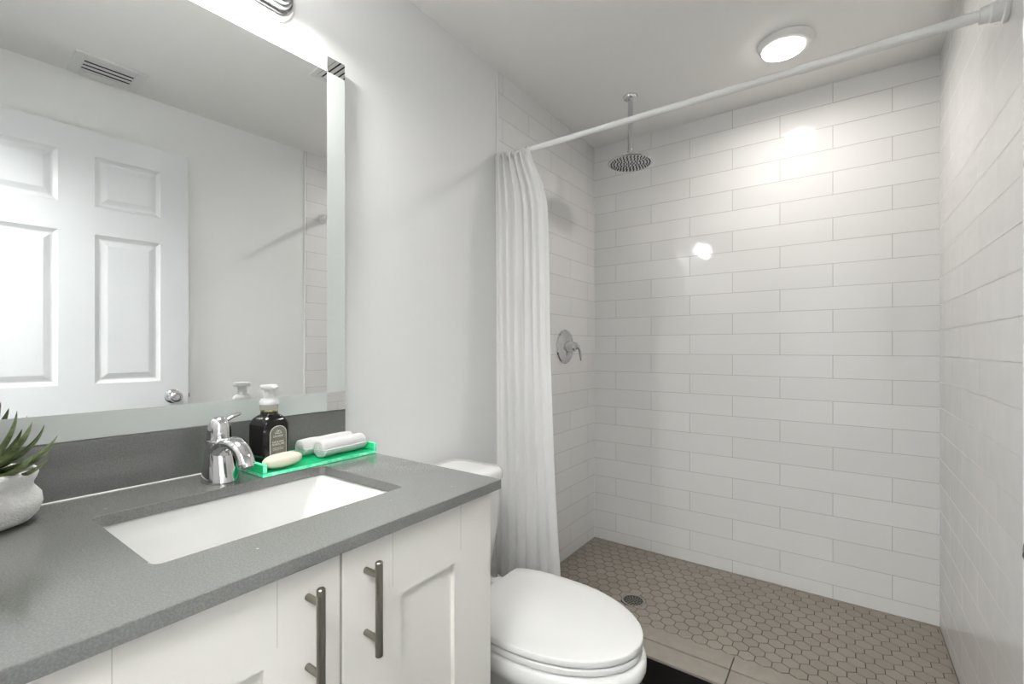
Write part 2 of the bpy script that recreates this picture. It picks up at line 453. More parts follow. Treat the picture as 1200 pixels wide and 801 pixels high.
# the room door, open flat along the right wall (seen in the mirror)
def panel_sheet(bm, ys, zs, panels, x, steps, facing):
    """grid sheet in the YZ plane at x; each panel cell gets the inset steps (width, depth)"""
    vs = {(i, j): bm.verts.new((x, y, z)) for i, y in enumerate(ys) for j, z in enumerate(zs)}
    out = []
    for i in range(len(ys)-1):
        for j in range(len(zs)-1):
            q = [vs[i, j], vs[i+1, j], vs[i+1, j+1], vs[i, j+1]]
            if facing < 0: q.reverse()
            f = bm.faces.new(q)
            if (i, j) in panels: out.append(f)
    for w, d in steps:
        for f in out:
            bmesh.ops.inset_individual(bm, faces=[f], thickness=w, depth=d, use_even_offset=True)
    return [v for v in bm.verts]
def slab(bm, y0, y1, z0, z1, xf, xb, ys, zs, panels, steps):
    """door leaf: panelled face at xf, plain back at xb"""
    facing = 1 if xf > xb else -1
    t = NB()
    panel_sheet(t, ys, zs, panels, xf, steps, facing)
    bound = [e for e in t.edges if e.is_boundary]
    r = bmesh.ops.extrude_edge_only(t, edges=bound)
    nv = [g for g in r['geom'] if isinstance(g, bmesh.types.BMVert)]
    for v in nv: v.co.x = xb
    bmesh.ops.contextual_create(t, geom=[e for e in t.edges if e.is_boundary])
    merge(bm, t)
DY0, DY1, DXF = 0.034, 0.836, 1.463
ys = [DY0, DY0+0.112, DY0+0.344, DY1-0.344+0.0, DY1-0.112, DY1]
zs = [0.012, 0.24, 0.84, 0.966, 1.610, 1.730, 1.945, 2.052]
bm = NB()
slab(bm, DY0, DY1, 0.012, 2.052, DXF, DXF+0.035, ys, zs, {(i, j) for i in (1, 3) for j in (1, 3, 5)},
     [(0.003, -0.003), (0.012, -0.007), (0.006, 0.0), (0.022, 0.007)])
door = struct('door_1', bm, 'door', smooth=False)
door['label'] = 'white six-panel door standing open along the right wall'
KX, KY, KZ = DXF, 0.772, 0.890
bm = NB(); lathe(bm, (KX, KY, KZ), [(0.0, -0.001), (0.033, -0.001), (0.033, 0.004), (0.028, 0.008), (0.013, 0.011), (0.0125, 0.026), (0.02, 0.032),
    (0.0262, 0.040), (0.0275, 0.048), (0.026, 0.056), (0.021, 0.0625), (0.015, 0.064), (0.013, 0.060), (0.009, 0.060), (0.008, 0.063), (0.0, 0.063)], 'X', 36, flip=-1)
k = obj('door_knob', bm, 'chrome', door)
bm = NB(); box(bm, DXF+0.006, DXF+0.029, DY1-0.001, DY1+0.0015, KZ-0.03, KZ+0.03, 0.0005)
box(bm, DXF+0.011, DXF+0.023, DY1, DY1+0.010, KZ-0.009, KZ+0.009, 0.002)
obj('latch_plate', bm, 'chrome', door)
for hz in (0.25, 1.05, 1.83):
    bm = NB(); lathe(bm, (DXF-0.004, DY0-0.004, hz), [(0.0, -0.045), (0.006, -0.045), (0.006, 0.045), (0.0, 0.045)], 'Z', 14)
    obj('hinge', bm, 'chrome', door)

# ------------------------------------------------------------------ VANITY
CX, CYE = 0.582, 0.782
van = empty('vanity_cabinet', (0.3, 0.4, 0.0), 'white shaker vanity cabinet under the grey counter, two doors with bar pulls', 'cabinet')
bm = NB()
CB = YF + 0.004
box(bm, 0.004, 0.022, CB, CYE, 0.0, 0.814)          # back
box(bm, 0.004, CX-0.021, CYE-0.018, CYE, 0.0, 0.814)   # right side
box(bm, 0.004, CX-0.021, CB, CB+0.018, 0.0, 0.814)     # left side
box(bm, 0.02, CX-0.022, CB+0.01, CYE-0.01, 0.095, 0.115)
box(bm, CX-0.04, CX-0.021, CB, CYE, 0.795, 0.814)
obj('cabinet_body', bm, 'cabinet', van, smooth=False)
bm = NB(); box(bm, CX-0.09, CX-0.075, CB+0.01, CYE-0.015, 0.0, 0.1)
obj('toe_kick', bm, 'cabinet', van, smooth=False)
bm = NB(); box(bm, CX-0.0215, CX-0.0205, CB+0.02, CYE-0.02, 0.12, 0.795)
obj('gap_shade_sheet', bm, 'gap_shade', van, smooth=False)  # dark sheet behind the doors, its colour stands in for shade
def shaker(y0, y1, hy):
    t = NB()
    ys = [y0, y0+0.097, y1-0.095, y1]; zs = [0.105, 0.20, 0.717, 0.8125]
    slab(t, y0, y1, 0, 0, CX, CX-0.0205, ys, zs, {(1, 1)}, [(0.0006, -0.003), (0.0186, 0.0), (0.0004, -0.009)])
    # fine joints where the stiles meet the rails
    d = obj('cabinet_door', t, 'cabinet', van, smooth=False)
    for yy in (y0+0.097, y1-0.095):
        for za, zb in ((0.7175, 0.8120), (0.1055, 0.1995)):
            j = NB(); box(j, CX-0.0004, CX+0.00012, yy-0.0005, yy+0.0005, za, zb)
            obj('frame_joint', j, 'joint', d, smooth=False)
    h = NB(); bx = CX+0.033
    lathe(h, (bx, hy, 0.0), [(0.0, 0.6415), (0.0046, 0.6415), (0.006, 0.643), (0.006, 0.7875), (0.0046, 0.789), (0.0, 0.789)], 'Z', 24)
    for pz in (0.668, 0.767):
        lathe(h, (CX-0.001, hy, pz), [(0.0, 0.0), (0.0052, 0.0), (0.0048, 0.001), (0.0048, 0.031), (0.0, 0.031)], 'X', 18)
    obj('bar_handle', h, 'nickel', d)
    return d
shaker(0.4185, CYE-0.001, 0.461)
shaker(0.050, 0.4145, 0.363)
bm = NB(); box(bm, CX-0.0205, CX, CB, 0.047, 0.105, 0.8125)
obj('filler_strip', bm, 'cabinet', van, smooth=False)

# countertop with the sink cut-out, backsplash and the caulk line
CO = dict(x0=0.175, x1=0.468, y0=0.217, y1=0.640)
CTX, CTY0, CTY1 = 0.597, YF+0.002, 0.800
def cutout_ring(z, grow=0.0, r=0.014):
    return rrect((CO['x0']+CO['x1'])/2, (CO['y0']+CO['y1'])/2, (CO['x1']-CO['x0'])/2+grow, (CO['y1']-CO['y0'])/2+grow, r, z)
def plate_with_hole(bm, x0, x1, y0, y1, z0, z1, bev):
    hole = cutout_ring(z1); n = len(hole); q = n//4
    # outer ring with same vertex count: corners in the same order (+,+), (-,+), (-,-), (+,-)
    def outer(z, s=0.0):
        cs = [(x1-s, y1-s), (x0+s, y1-s), (x0+s, y0+s), (x1-s, y0+s)]
        return [Vector((*cs[i//q], z)) for i in range(n)]
    rings = [cutout_ring(z0), cutout_ring(z1-bev, -0.0), cutout_ring(z1, bev), outer(z1, bev), outer(z1-bev), outer(z0), cutout_ring(z0)]
    vs = [[bm.verts.new(p) for p in r] for r in rings]
    for a, b in zip(vs[:-1], vs[1:]):
        for i in range(n):
            j = (i+1) % n
            bm.faces.new((a[i], a[j], b[j], b[i]))
    bmesh.ops.remove_doubles(bm, verts=bm.verts[:], dist=1e-6)
bm = NB(); plate_with_hole(bm, 0.002, CTX, CTY0, CTY1, ZT-0.0205, ZT, 0.0012)
ct = obj('countertop', bm, 'quartz', origin=(0.3, 0.4, ZT-0.0205), smooth=False)
tag(ct, 'speckled grey stone countertop on the white vanity, with matching upstand', 'countertop')
bm = NB(); box(bm, 0.002, 0.021, CTY0, 0.810, ZT-0.0005, 0.9425, 0.0012)
obj('backsplash', bm, 'quartz', ct, smooth=False)
bm = NB(); sweep(bm, [(0.0215, CTY0+0.002, ZT+0.0005), (0.0215, 0.799, ZT+0.0005)], 0.0016, 8)
obj('caulk_line', bm, 'caulk', ct)

# undermount basin
bm = NB()
cx, cy = (CO['x0']+CO['x1'])/2, (CO['y0']+CO['y1'])/2
hx, hy = (CO['x1']-CO['x0'])/2, (CO['y1']-CO['y0'])/2
zt = ZT-0.0208
inner = [rrect(cx, cy, hx+0.022, hy+0.022, 0.03, zt-0.014), rrect(cx, cy, hx+0.022, hy+0.022, 0.03, zt),
         rrect(cx, cy, hx+0.004, hy+0.004, 0.018, zt), rrect(cx, cy, hx+0.001, hy+0.0005, 0.02, zt-0.006),
         rrect(cx, cy, hx-0.008, hy-0.02, 0.03, zt-0.05), rrect(cx, cy, hx-0.018, hy-0.045, 0.035, zt-0.10),
         rrect(cx, cy, hx-0.032, hy-0.065, 0.04, zt-0.122), rrect(cx, cy, hx-0.06, hy-0.1, 0.04, zt-0.130),
         rrect(cx, cy, 0.03, 0.03, 0.0299, zt-0.134)]
outer_ = [rrect(cx, cy, 0.04, 0.04, 0.0399, zt-0.146), rrect(cx, cy, hx-0.025, hy-0.06, 0.04, zt-0.134),
          rrect(cx, cy, hx, hy-0.02, 0.035, zt-0.06), rrect(cx, cy, hx+0.010, hy+0.010, 0.03, zt-0.014)]
loft(bm, inner + outer_ + [inner[0]], cap0=False, cap1=False)
bmesh.ops.remove_doubles(bm, verts=bm.verts[:], dist=1e-6)
sk = obj('sink_basin', bm, 'porcelain', origin=(cx, cy, zt-0.146), angle=60)
tag(sk, 'white rectangular porcelain basin set under the grey counter', 'sink')
bm = NB(); lathe(bm, (cx, cy, zt-0.150), [(0.0, 0.0), (0.022, 0.0), (0.024, 0.014), (0.029, 0.0165), (0.029, 0.0185), (0.024, 0.019), (0.022, 0.018), (0.018, 0.0215), (0.0, 0.0225)], 'Z', 32)
obj('drain_plug', bm, 'chrome', sk)

# faucet
FX, FY = 0.112, 0.440
ZF = ZT + 0.0006
fa = empty('faucet', (FX, FY, ZF), 'chrome single-lever tap standing between the basin and the upstand', 'faucet')
def oval(c, rx, ry, z, n=28, tilt=0.0, dx=0.0):
    return [Vector((c[0]+dx+rx*math.cos(2*PI*k/n), c[1]+ry*math.sin(2*PI*k/n), z+tilt*rx*math.cos(2*PI*k/n))) for k in range(n)]
bm = NB(); c = (FX, FY)
loft(bm, [oval(c, 0.042, 0.034, ZF), oval(c, 0.042, 0.034, ZF+0.003), oval(c, 0.040, 0.033, ZF+0.012, dx=-.001), oval(c, 0.036, 0.0305, ZF+0.03, dx=-0.003),
          oval(c, 0.031, 0.0275, ZF+0.055, dx=-0.005), oval(c, 0.027, 0.025, ZF+0.070, dx=-0.006), oval(c, 0.0245, 0.0235, ZF+0.082, dx=-0.006)])
obj('tap_body', bm, 'chrome', fa, angle=50)
bm = NB()
pts = bez((FX-0.004, FY, ZF+0.056), (FX+0.045, FY+0.001, ZF+0.094), (FX+0.088, FY+0.003, ZF+0.096), (FX+0.108, FY+0.005, ZF+0.048), 16)
rad = [(0.0245-0.0075*min(1, i/13), 0.0185-0.0065*min(1, i/12)) for i in range(17)]
sweep(bm, pts, rad, 24, up=(0, 0, 1))
obj('spout', bm, 'chrome', fa)
bm = NB()
e = Vector(pts[-1]); e0 = Vector(pts[-2]); d = (e-e0).normalized()
sweep(bm, [e-d*0.003, e+d*0.002, e+d*0.007], [0.0125, 0.0125, 0.0115], 20, up=(1, 0, 0))
obj('aerator', bm, 'chrome', fa)
bm = NB(); lathe(bm, (FX-0.006, FY, ZF), [(0.0, 0.081), (0.0252, 0.081), (0.0262, 0.083), (0.0262, 0.086), (0.0252, 0.088), (0.0, 0.088)], 'Z', 32)
obj('collar_ring', bm, 'chrome', fa)
bm = NB()
c2 = (FX-0.006, FY)
loft(bm, [oval(c2, 0.0235, 0.0232, ZF+0.088), oval(c2, 0.0235, 0.0232, ZF+0.097), oval(c2, 0.0225, 0.0224, ZF+0.108, dx=0.001),
          oval(c2, 0.0205, 0.0203, ZF+0.119, dx=0.002, tilt=-0.08), oval(c2, 0.0165, 0.0165, ZF+0.128, dx=0.002, tilt=-0.1), oval(c2, 0.010, 0.010, ZF+0.1345, dx=0.002), oval(c2, 0.0005, 0.0005, ZF+0.137, dx=0.002)])
sweep(bm, bez((FX-0.008, FY+0.006, ZF+0.118), (FX-0.012, FY+0.02, ZF+0.131), (FX-0.014, FY+0.032, ZF+0.133), (FX-0.016, FY+0.048, ZF+0.137), 10),
      [(0.007, 0.005)]*3 + [(0.0075, 0.0042)]*4 + [(0.0085, 0.0035)]*3 + [(0.004, 0.002)], 16)
obj('lever_handle', bm, 'chrome', fa)

# ------------------------------------------------------------------ MIRROR
MY0, MY1, MZ0, MZ1 = 0.034, 0.804, 0.9432, 1.939
MROT = math.radians(1.5)
mir = empty('wall_mirror', (0.002, MY0, MZ0), 'large wall mirror with a frosted border above the vanity', 'mirror')
mir.rotation_euler = (0, 0, -MROT)
bm = NB(); box(bm, 0.003, 0.0078, MY0, MY1, MZ0, MZ1, 0.0008, 1)
obj('glass', bm, 'mirror', mir, smooth=False)
bm = NB()      # wedge-shaped backing: the mirror stands off the wall at its right end
t_ = math.tan(MROT)
def wq(y, z): return [Vector((0.0028, y, z)), Vector((0.0028-(y-MY0)*t_-0.0005, y, z))]
a_, b_ = MY0+0.012, MY1-0.004
r0 = [wq(a_, MZ0+.004)[0], wq(b_, MZ0+.004)[0], wq(b_, MZ0+.004)[1], wq(a_, MZ0+.004)[1]]
loft(bm, [r0, [p+Vector((0, 0, MZ1-MZ0-0.008)) for p in r0]])
obj('backing', bm, 'vent', mir, smooth=False)
BWD = 0.056
for (ya, yb, za, zb) in ((MY0+BWD, MY1-BWD, MZ1-0.045, MZ1-0.0008), (MY0+BWD, MY1-BWD, MZ0+0.0008, MZ0+0.0525),
                         (MY0+0.0008, MY0+BWD, MZ0+0.0525, MZ1-0.045), (MY1-BWD, MY1-0.0008, MZ0+0.0525, MZ1-0.045)):
    bm = NB(); box(bm, 0.0076, 0.0081, ya, yb, za, zb)
    obj('frosted_strip', bm, 'frost', mir, smooth=False)

# ------------------------------------------------------------------ VANITY LAMP (only its lower end shows)
LY, LZ = 0.428, 2.036
lamp = empty('vanity_light', (0.0, LY, LZ), 'ribbed oblong wall lamp mounted above the mirror', 'lamp')
def stadium(hy, hz, x, n=14, bulge=1.0):
    out = []
    for s in (1, -1):
        for k in range(n+1):
            a = -PI/2 + PI*k/n
            yy = s*(hy-hz*0.7) + s*hz*0.7*math.cos(a)
            zz = s*hz*math.sin(a)
            out.append(Vector((x, LY+yy, LZ+zz)))
    return out
bm = NB(); loft(bm, [stadium(0.235, 0.062, 0.001), stadium(0.235, 0.062, 0.010), stadium(0.232, 0.059, 0.013)])
obj('back_plate', bm, 'lamp_plate', lamp)
bm = NB(); loft(bm, [stadium(0.224, 0.053, 0.012), stadium(0.224, 0.053, 0.022), stadium(0.220, 0.050, 0.025)])
obj('trim_ring', bm, 'lamp_rib', lamp)
bm = NB(); rings = []
hy_, hz_, x_ = 0.218, 0.048, 0.024
for s in range(6):
    rings += [stadium(hy_, hz_, x_), stadium(hy_, hz_, x_+0.008), stadium(hy_-0.003, hz_-0.003, x_+0.0098)]
    hy_ -= 0.0075; hz_ -= 0.0072; x_ += 0.0098
loft(bm, rings)
obj('ribbed_glass', bm, 'shade_glass', lamp, angle=30)
la = area_light('vanity_lamp_downlight', (0, 0, 0), (0, math.radians(2), 0), 0.05, 0.36, VANITY_DOWN_W, (1.0, 0.985, 0.96))
la.parent = lamp; la.location = (0.118, 0, -0.022)
for yy in (-0.13, 0.0, 0.13):
    d = bpy.data.lights.new('vanity_lamp_bulb', 'POINT'); d.energy = VANITY_W/3; d.shadow_soft_size = 0.028; d.color = (1.0, 0.985, 0.96)
    o = bpy.data.objects.new('vanity_lamp_bulb', d); COL.objects.link(o); o.parent = lamp; o.location = (0.128, yy, 0.012)

# ------------------------------------------------------------------ things on the counter
# green acrylic tray
ZS = ZT + 0.0008
tray = empty('acrylic_tray', (0.1, 0.66, ZS), 'narrow clear green acrylic tray with bright edges behind the basin', 'tray')
TX0, TX1, TY0, TY1 = 0.046, 0.174, 0.500, 0.802
bm = NB(); box(bm, TX0, TX1, TY0, TY1, ZS, ZS+0.0085, 0.0008, 1)
bm.faces.ensure_lookup_table()
bm.normal_update()
for f in bm.faces:
    if abs(f.normal.z) < 0.5: f.material_index = 1
obj('tray_base', bm, ['acrylic', 'acrylic_edge'], tray, smooth=False)
for ya, yb in ((TY0, TY0+0.009), (TY1-0.009, TY1)):
    bm = NB(); box(bm, TX0, TX1, ya, yb, ZS+0.0086, ZS+0.0275, 0.0008, 1)
    bm.normal_update()
    for f in bm.faces:
        if abs(f.normal.z) > 0.5 or abs(f.normal.x) > 0.5: f.material_index = 1
    obj('tray_end', bm, ['acrylic', 'acrylic_edge'], tray, smooth=False)
bm = NB(); box(bm, TX0, TX0+0.006, TY0+0.0095, TY1-0.0095, ZS+0.0086, ZS+0.020, 0.0008, 1)
obj('tray_back', bm, ['acrylic_edge'], tray, smooth=False)
ZP = ZS + 0.0088

# soap bottle: square shouldered, turned, label on the face to the right
BX, BY, BA = 0.094, 0.553, math.radians(8)
bot = empty('soap_bottle', (BX, BY, ZP), 'black square pump bottle with grey arched label on the green tray', 'bottle')
bot.rotation_euler = (0, 0, BA)
def B(v): return Vector((BX, BY, ZP)) + Vector((v[0], v[1], v[2]*1.04))           # built unturned, the Empty turns it
def sq(h, r, z):
    return [B(p) for p in rrect(0, 0, h, h, min(r, h*0.999), z, 8)]
bm = NB()
loft(bm, [sq(0.0305, 0.010, 0.0), sq(0.0325, 0.011, 0.002), sq(0.0330, 0.011, 0.006), sq(0.0330, 0.011, 0.088), sq(0.0322, 0.012, 0.096), sq(0.0285, 0.014, 0.105), sq(0.0225, 0.016, 0.1115), sq(0.0195, 0.019, 0.1135), sq(0.0185, 0.0184, 0.118), sq(0.018, 0.018, 0.121)])
obj('bottle_body', bm, 'bottle', bot, angle=35)
bm = NB()
def arch(w, h0, h1, x):
    out = [B(Vector((x, -w, h0))), B(Vector((x, w, h0)))]
    for k in range(13):
        a = PI*k/12
        out.append(B(Vector((x, w*math.cos(a), h1-w*0.8+w*0.8*math.sin(a)))))
    return out
loft(bm, [arch(0.0215, 0.010, 0.090, 0.0325), arch(0.0215, 0.010, 0.090, 0.0334)])
lab = obj('bottle_label', bm, 'label_ink', bot, smooth=False)
bm = NB(); loft(bm, [arch(0.0196, 0.0118, 0.0883, 0.0332), arch(0.0196, 0.0118, 0.0883, 0.0336)])
obj('label_panel', bm, 'label', lab, smooth=False)
bm = NB()
def stroke(y0, z0, y1, z1, w=0.0008):
    d = Vector((0, y1-y0, z1-z0)); 
    if d.length < 1e-6: return
    n_ = Vector((0, -d.z, d.y)).normalized()*w/2
    a, b_ = Vector((0.03365, y0, z0)), Vector((0.03365, y1, z1))
    r0 = [B(a-n_), B(b_-n_), B(b_+n_), B(a+n_)]
    loft(bm, [r0, [p+Vector((0.00015, 0, 0)) for p in r0]])
# emblem: two peaks
for y0, z0, y1, z1 in ((-0.0085, 0.0725, -0.002, 0.080), (-0.002, 0.080, 0.001, 0.0755), (-0.003, 0.0725, 0.0025, 0.0795), (0.0025, 0.0795, 0.0085, 0.0725), (-0.009, 0.0725, 0.009, 0.0725)):
    stroke(y0, z0, y1, z1, 0.0014)
def scribble(zc, w, h, n, lw):
    """a row of small upright and slanted strokes: print too small to read"""
    x = -w; step = 2*w/n; rnd = random.Random(int(zc*1e5))
    for k in range(n):
        kind = rnd.randint(0, 4); a = x+step*0.15; b_ = x+step*0.8
        stroke(a, zc-h/2, a, zc+h/2, lw)
        if kind in (0, 1): stroke(a, zc+h/2, b_, zc+h/2, lw)
        if kind in (1, 2): stroke(a, zc-h/2, b_, zc-h/2, lw)
        if kind in (0, 3): stroke(b_, zc-h/2, b_, zc+h/2, lw); stroke(a, zc, b_, zc, lw)
        if kind == 4: stroke(a, zc+h/2, b_, zc-h/2, lw)
        x += step
scribble(0.0665, 0.013, 0.0042, 8, 0.0007)
scribble(0.0540, 0.0155, 0.0038, 9, 0.0008)
scribble(0.0485, 0.0155, 0.0038, 10, 0.0008)
scribble(0.0400, 0.0145, 0.0022, 12, 0.0004)
scribble(0.0365, 0.0135, 0.0022, 11, 0.0004)
scribble(0.0235, 0.0145, 0.0022, 12, 0.0004)
scribble(0.0180, 0.0120, 0.0022, 9, 0.0004)
obj('label_print', bm, 'label_ink', lab, smooth=False)
bc = (BX, BY, ZP)
bm = NB(); lathe(bm, bc, [(r_, h_*1.04) for r_, h_ in [(0.0, 0.1205), (0.0185, 0.1205), (0.0192, 0.122), (0.0192, 0.125), (0.0, 0.125)]], n=36)
obj('neck_ring', bm, 'gold', bot)
bm = NB(); lathe(bm, bc, [(r_, h_*1.04) for r_, h_ in [(0.0, 0.1252), (0.0196, 0.1252), (0.0198, 0.132), (0.0192, 0.136), (0.0, 0.136)]], n=36)
obj('pump_collar', bm, 'pump_collar', bot)
bm = NB(); lathe(bm, bc, [(r_, h_*1.04) for r_, h_ in [(0.0, 0.1362), (0.0206, 0.1362), (0.0212, 0.140), (0.0204, 0.1445), (0.0165, 0.149), (0.0125, 0.151), (0.0118, 0.153), (0.0112, 0.168), (0.0105, 0.170), (0.0, 0.170)]], n=36)
obj('pump_base', bm, 'pump', bot)
bm = NB(); lathe(bm, bc, [(r_, h_*1.04) for r_, h_ in [(0.0, 0.1702), (0.0185, 0.1702), (0.0195, 0.172), (0.0195, 0.178), (0.0185, 0.180), (0.0, 0.181)]], n=36)
sweep(bm, [B(Vector((0.010, 0, 0.1752))), B(Vector((0.022, 0, 0.1754))), B(Vector((0.031, 0, 0.1742)))], [(0.008, 0.0042), (0.0072, 0.004), (0.006, 0.0034)], 14)
obj('pump_head', bm, 'pump', bot)

# soap bar
SX, SY, SZ = 0.142, 0.560, ZP
bm = NB(); rings = []
ca, sa = math.cos(math.radians(10)), math.sin(math.radians(10))
for k in range(17):
    a = -PI/2 + PI*k/16
    z = SZ + 0.0152 + 0.015*math.copysign(abs(math.sin(a))**0.9, math.sin(a))
    s = max(abs(math.cos(a))**0.62, 0.02)
    ring = []
    for i in range(40):
        t = 2*PI*i/40
        px = 0.026*s*math.copysign(abs(math.cos(t))**0.9, math.cos(t)); py = 0.0475*s*math.copysign(abs(math.sin(t))**0.9, math.sin(t))
        ring.append(Vector((SX+px*ca-py*sa, SY+px*sa+py*ca, z)))
    rings.append(ring)
loft(bm, rings)
so_ = obj('soap_bar', bm, 'soap', origin=(SX, SY, SZ), angle=80)
tag(so_, 'oval cream soap bar on the green tray in front of the black bottle', 'soap')

# two rolled towels
def towel(name, p0, p1, r, label, seed):
    rnd = random.Random(seed)
    p0, p1 = Vector(p0), Vector(p1); d = (p1-p0); L = d.length; d.normalize()
    s = Vector((d.y, -d.x, 0)); u = Vector((0, 0, 1))
    bm = NB()
    # outer roll as a spiral sheet with thickness: closed spiral section, lofted along the axis
    turns, th, n = 2.6, r*0.30, 78
    def section(scale, c, jit):
        outp, inp = [], []
        for k in range(n+1):
            t = k/n; a = 2*PI*turns*t + 2.4
            rr = r*0.10 + (r*0.92-r*0.10)*t
            wob = 1 + jit*math.sin(3*a+seed) 
            ro, ri = (rr + th*0.5)*scale*wob, max((rr - th*0.42)*scale*wob, 0.0004)
            outp.append(c + s*ro*math.cos(a) + u*ro*math.sin(a)*0.97)
            inp.append(c + s*ri*math.cos(a) + u*ri*math.sin(a)*0.97)
        return outp + list(reversed(inp))
    rings = []
    for k, (t, sc) in enumerate(((0.0, 0.86), (0.012, 0.97), (0.05, 1.0), (0.2, 1.02), (0.4, 0.99), (0.6, 1.02), (0.8, 1.0), (0.95, 1.0), (0.988, 0.97), (1.0, 0.86))):
        rings.append(section(sc, p0 + d*L*t + u*rnd.uniform(-0.0006, 0.0006), 0.015))
    m0 = min(min(v.z for v in rg) for rg in rings)
    loft(bm, rings)
    o = obj(name, bm, 'towel', origin=((p0.x+p1.x)/2, (p0.y+p1.y)/2, m0), angle=70)
    o.location.z += (ZP + 0.0006) - m0
    return tag(o, label, 'towel', 'rolled white hand towels on the green tray')
towel('rolled_towel', (0.138, 0.652, ZP+0.026), (0.125, 0.790, ZP+0.026), 0.0232, 'white rolled hand towel at the front edge of the green tray', 3)
towel('rolled_towel', (0.083, 0.634, ZP+0.026), (0.075, 0.788, ZP+0.026), 0.0232, 'white rolled hand towel at the back of the green tray, nearest the upstand', 9)

# potted succulent
PX, PY = 0.098, 0.098
pp = empty('potted_succulent', (PX, PY, ZS), 'spiky green succulent in a white knitted pot at the left end of the counter', 'plant')
bm = NB(); lathe(bm, (PX, PY, ZS), [(0.0, 0.0), (0.048, 0.0), (0.060, 0.005), (0.069, 0.016), (0.0735, 0.030), (0.072, 0.044), (0.066, 0.053), (0.0625, 0.058), (0.0625, 0.064), (0.066, 0.071), (0.0685, 0.079), (0.067, 0.085), (0.063, 0.087), (0.0585, 0.084), (0.057, 0.076), (0.056, 0.066), (0.0, 0.064)], n=64)
obj('pot', bm, 'knit', pp, angle=80)
bm = NB(); lathe(bm, (PX, PY, ZS), [(0.0, 0.0645), (0.0555, 0.0662), (0.0556, 0.071), (0.04, 0.076), (0.0, 0.078)], n=32)
obj('soil', bm, 'soil', pp)
def leaf(ang, tilt0, tilt1, length, width, z0, thick=0.35, r0=0.012):
    """channelled pointed leaf that starts near the middle and curves"""
    bm = NB(); n = 16; rings = []; length *= 0.90
    dx, dy = math.cos(ang), math.sin(ang); sx, sy = -dy, dx
    p = Vector((PX+dx*r0, PY+dy*r0, z0)); st = length/n
    for k in range(n+1):
        t = k/n; tl = tilt0 - 0.12 + (tilt1-tilt0+0.32)*t**1.4
        fwd = Vector((dx*math.cos(tl), dy*math.cos(tl), math.sin(tl)))
        nor = Vector((-dx*math.sin(tl), -dy*math.sin(tl), math.cos(tl)))
        sd = Vector((sx, sy, 0))
        w = width*0.5*(0.62+0.38*min(1, t*5))*(1-t**1.9)**0.85 + 0.0003
        th = w*thick
        prof = [(-1, 0.42), (-0.6, 0.08), (0, -0.10), (0.6, 0.08), (1, 0.42), (0.72, -0.35), (0, -0.85), (-0.72, -0.35)]
        rings.append([p + sd*w*a + nor*th*b*1.5 for a, b in prof])
        p = p + fwd*st
    loft(bm, rings)
    bm.faces.ensure_lookup_table()
    i = 0
    for f in bm.faces:
        if len(f.verts) == 4:
            if (i % 8) >= 4: f.material_index = 1
            i += 1
    return obj('leaf', bm, ['leaf', 'leaf_pale'], pp, angle=60)
zl = ZS + 0.074
leaf(math.radians(62), 0.35, 0.95, 0.115, 0.026, zl+0.010)
leaf(math.radians(30), 0.15, 0.85, 0.110, 0.026, zl+0.006)
leaf(math.radians(48), 0.75, 1.15, 0.112, 0.024, zl+0.014)
leaf(math.radians(88), 0.55, 1.2, 0.105, 0.024, zl+0.014)
leaf(math.radians(10), 0.45, 1.05, 0.105, 0.026, zl+0.010)
leaf(math.radians(70), 1.05, 1.35, 0.110, 0.024, zl+0.018, r0=0.006)
leaf(math.radians(46), 0.05, 0.75, 0.104, 0.028, zl+0.004)
leaf(math.radians(74), 0.25, 0.95, 0.100, 0.026, zl+0.006)
leaf(math.radians(110), 0.8, 1.2, 0.085, 0.024, zl+0.012)
leaf(math.radians(-20), 0.3, 0.9, 0.105, 0.027, zl+0.008)
leaf(math.radians(-50), 0.6, 1.1, 0.100, 0.026, zl+0.010)
leaf(math.radians(-80), 0.7, 1.2, 0.095, 0.025, zl+0.010)
leaf(math.radians(-5), 0.95, 1.3, 0.105, 0.025, zl+0.016, r0=0.006)
leaf(math.radians(150), 0.9, 1.25, 0.085, 0.024, zl+0.012)
leaf(math.radians(215), 0.95, 1.3, 0.085, 0.024, zl+0.012)
leaf(math.radians(250), 0.85, 1.25, 0.085, 0.024, zl+0.012)
leaf(math.radians(20), 1.3, 1.45, 0.110, 0.022, zl+0.020, r0=0.003)
leaf(math.radians(200), 1.3, 1.5, 0.105, 0.022, zl+0.020, r0=0.003)

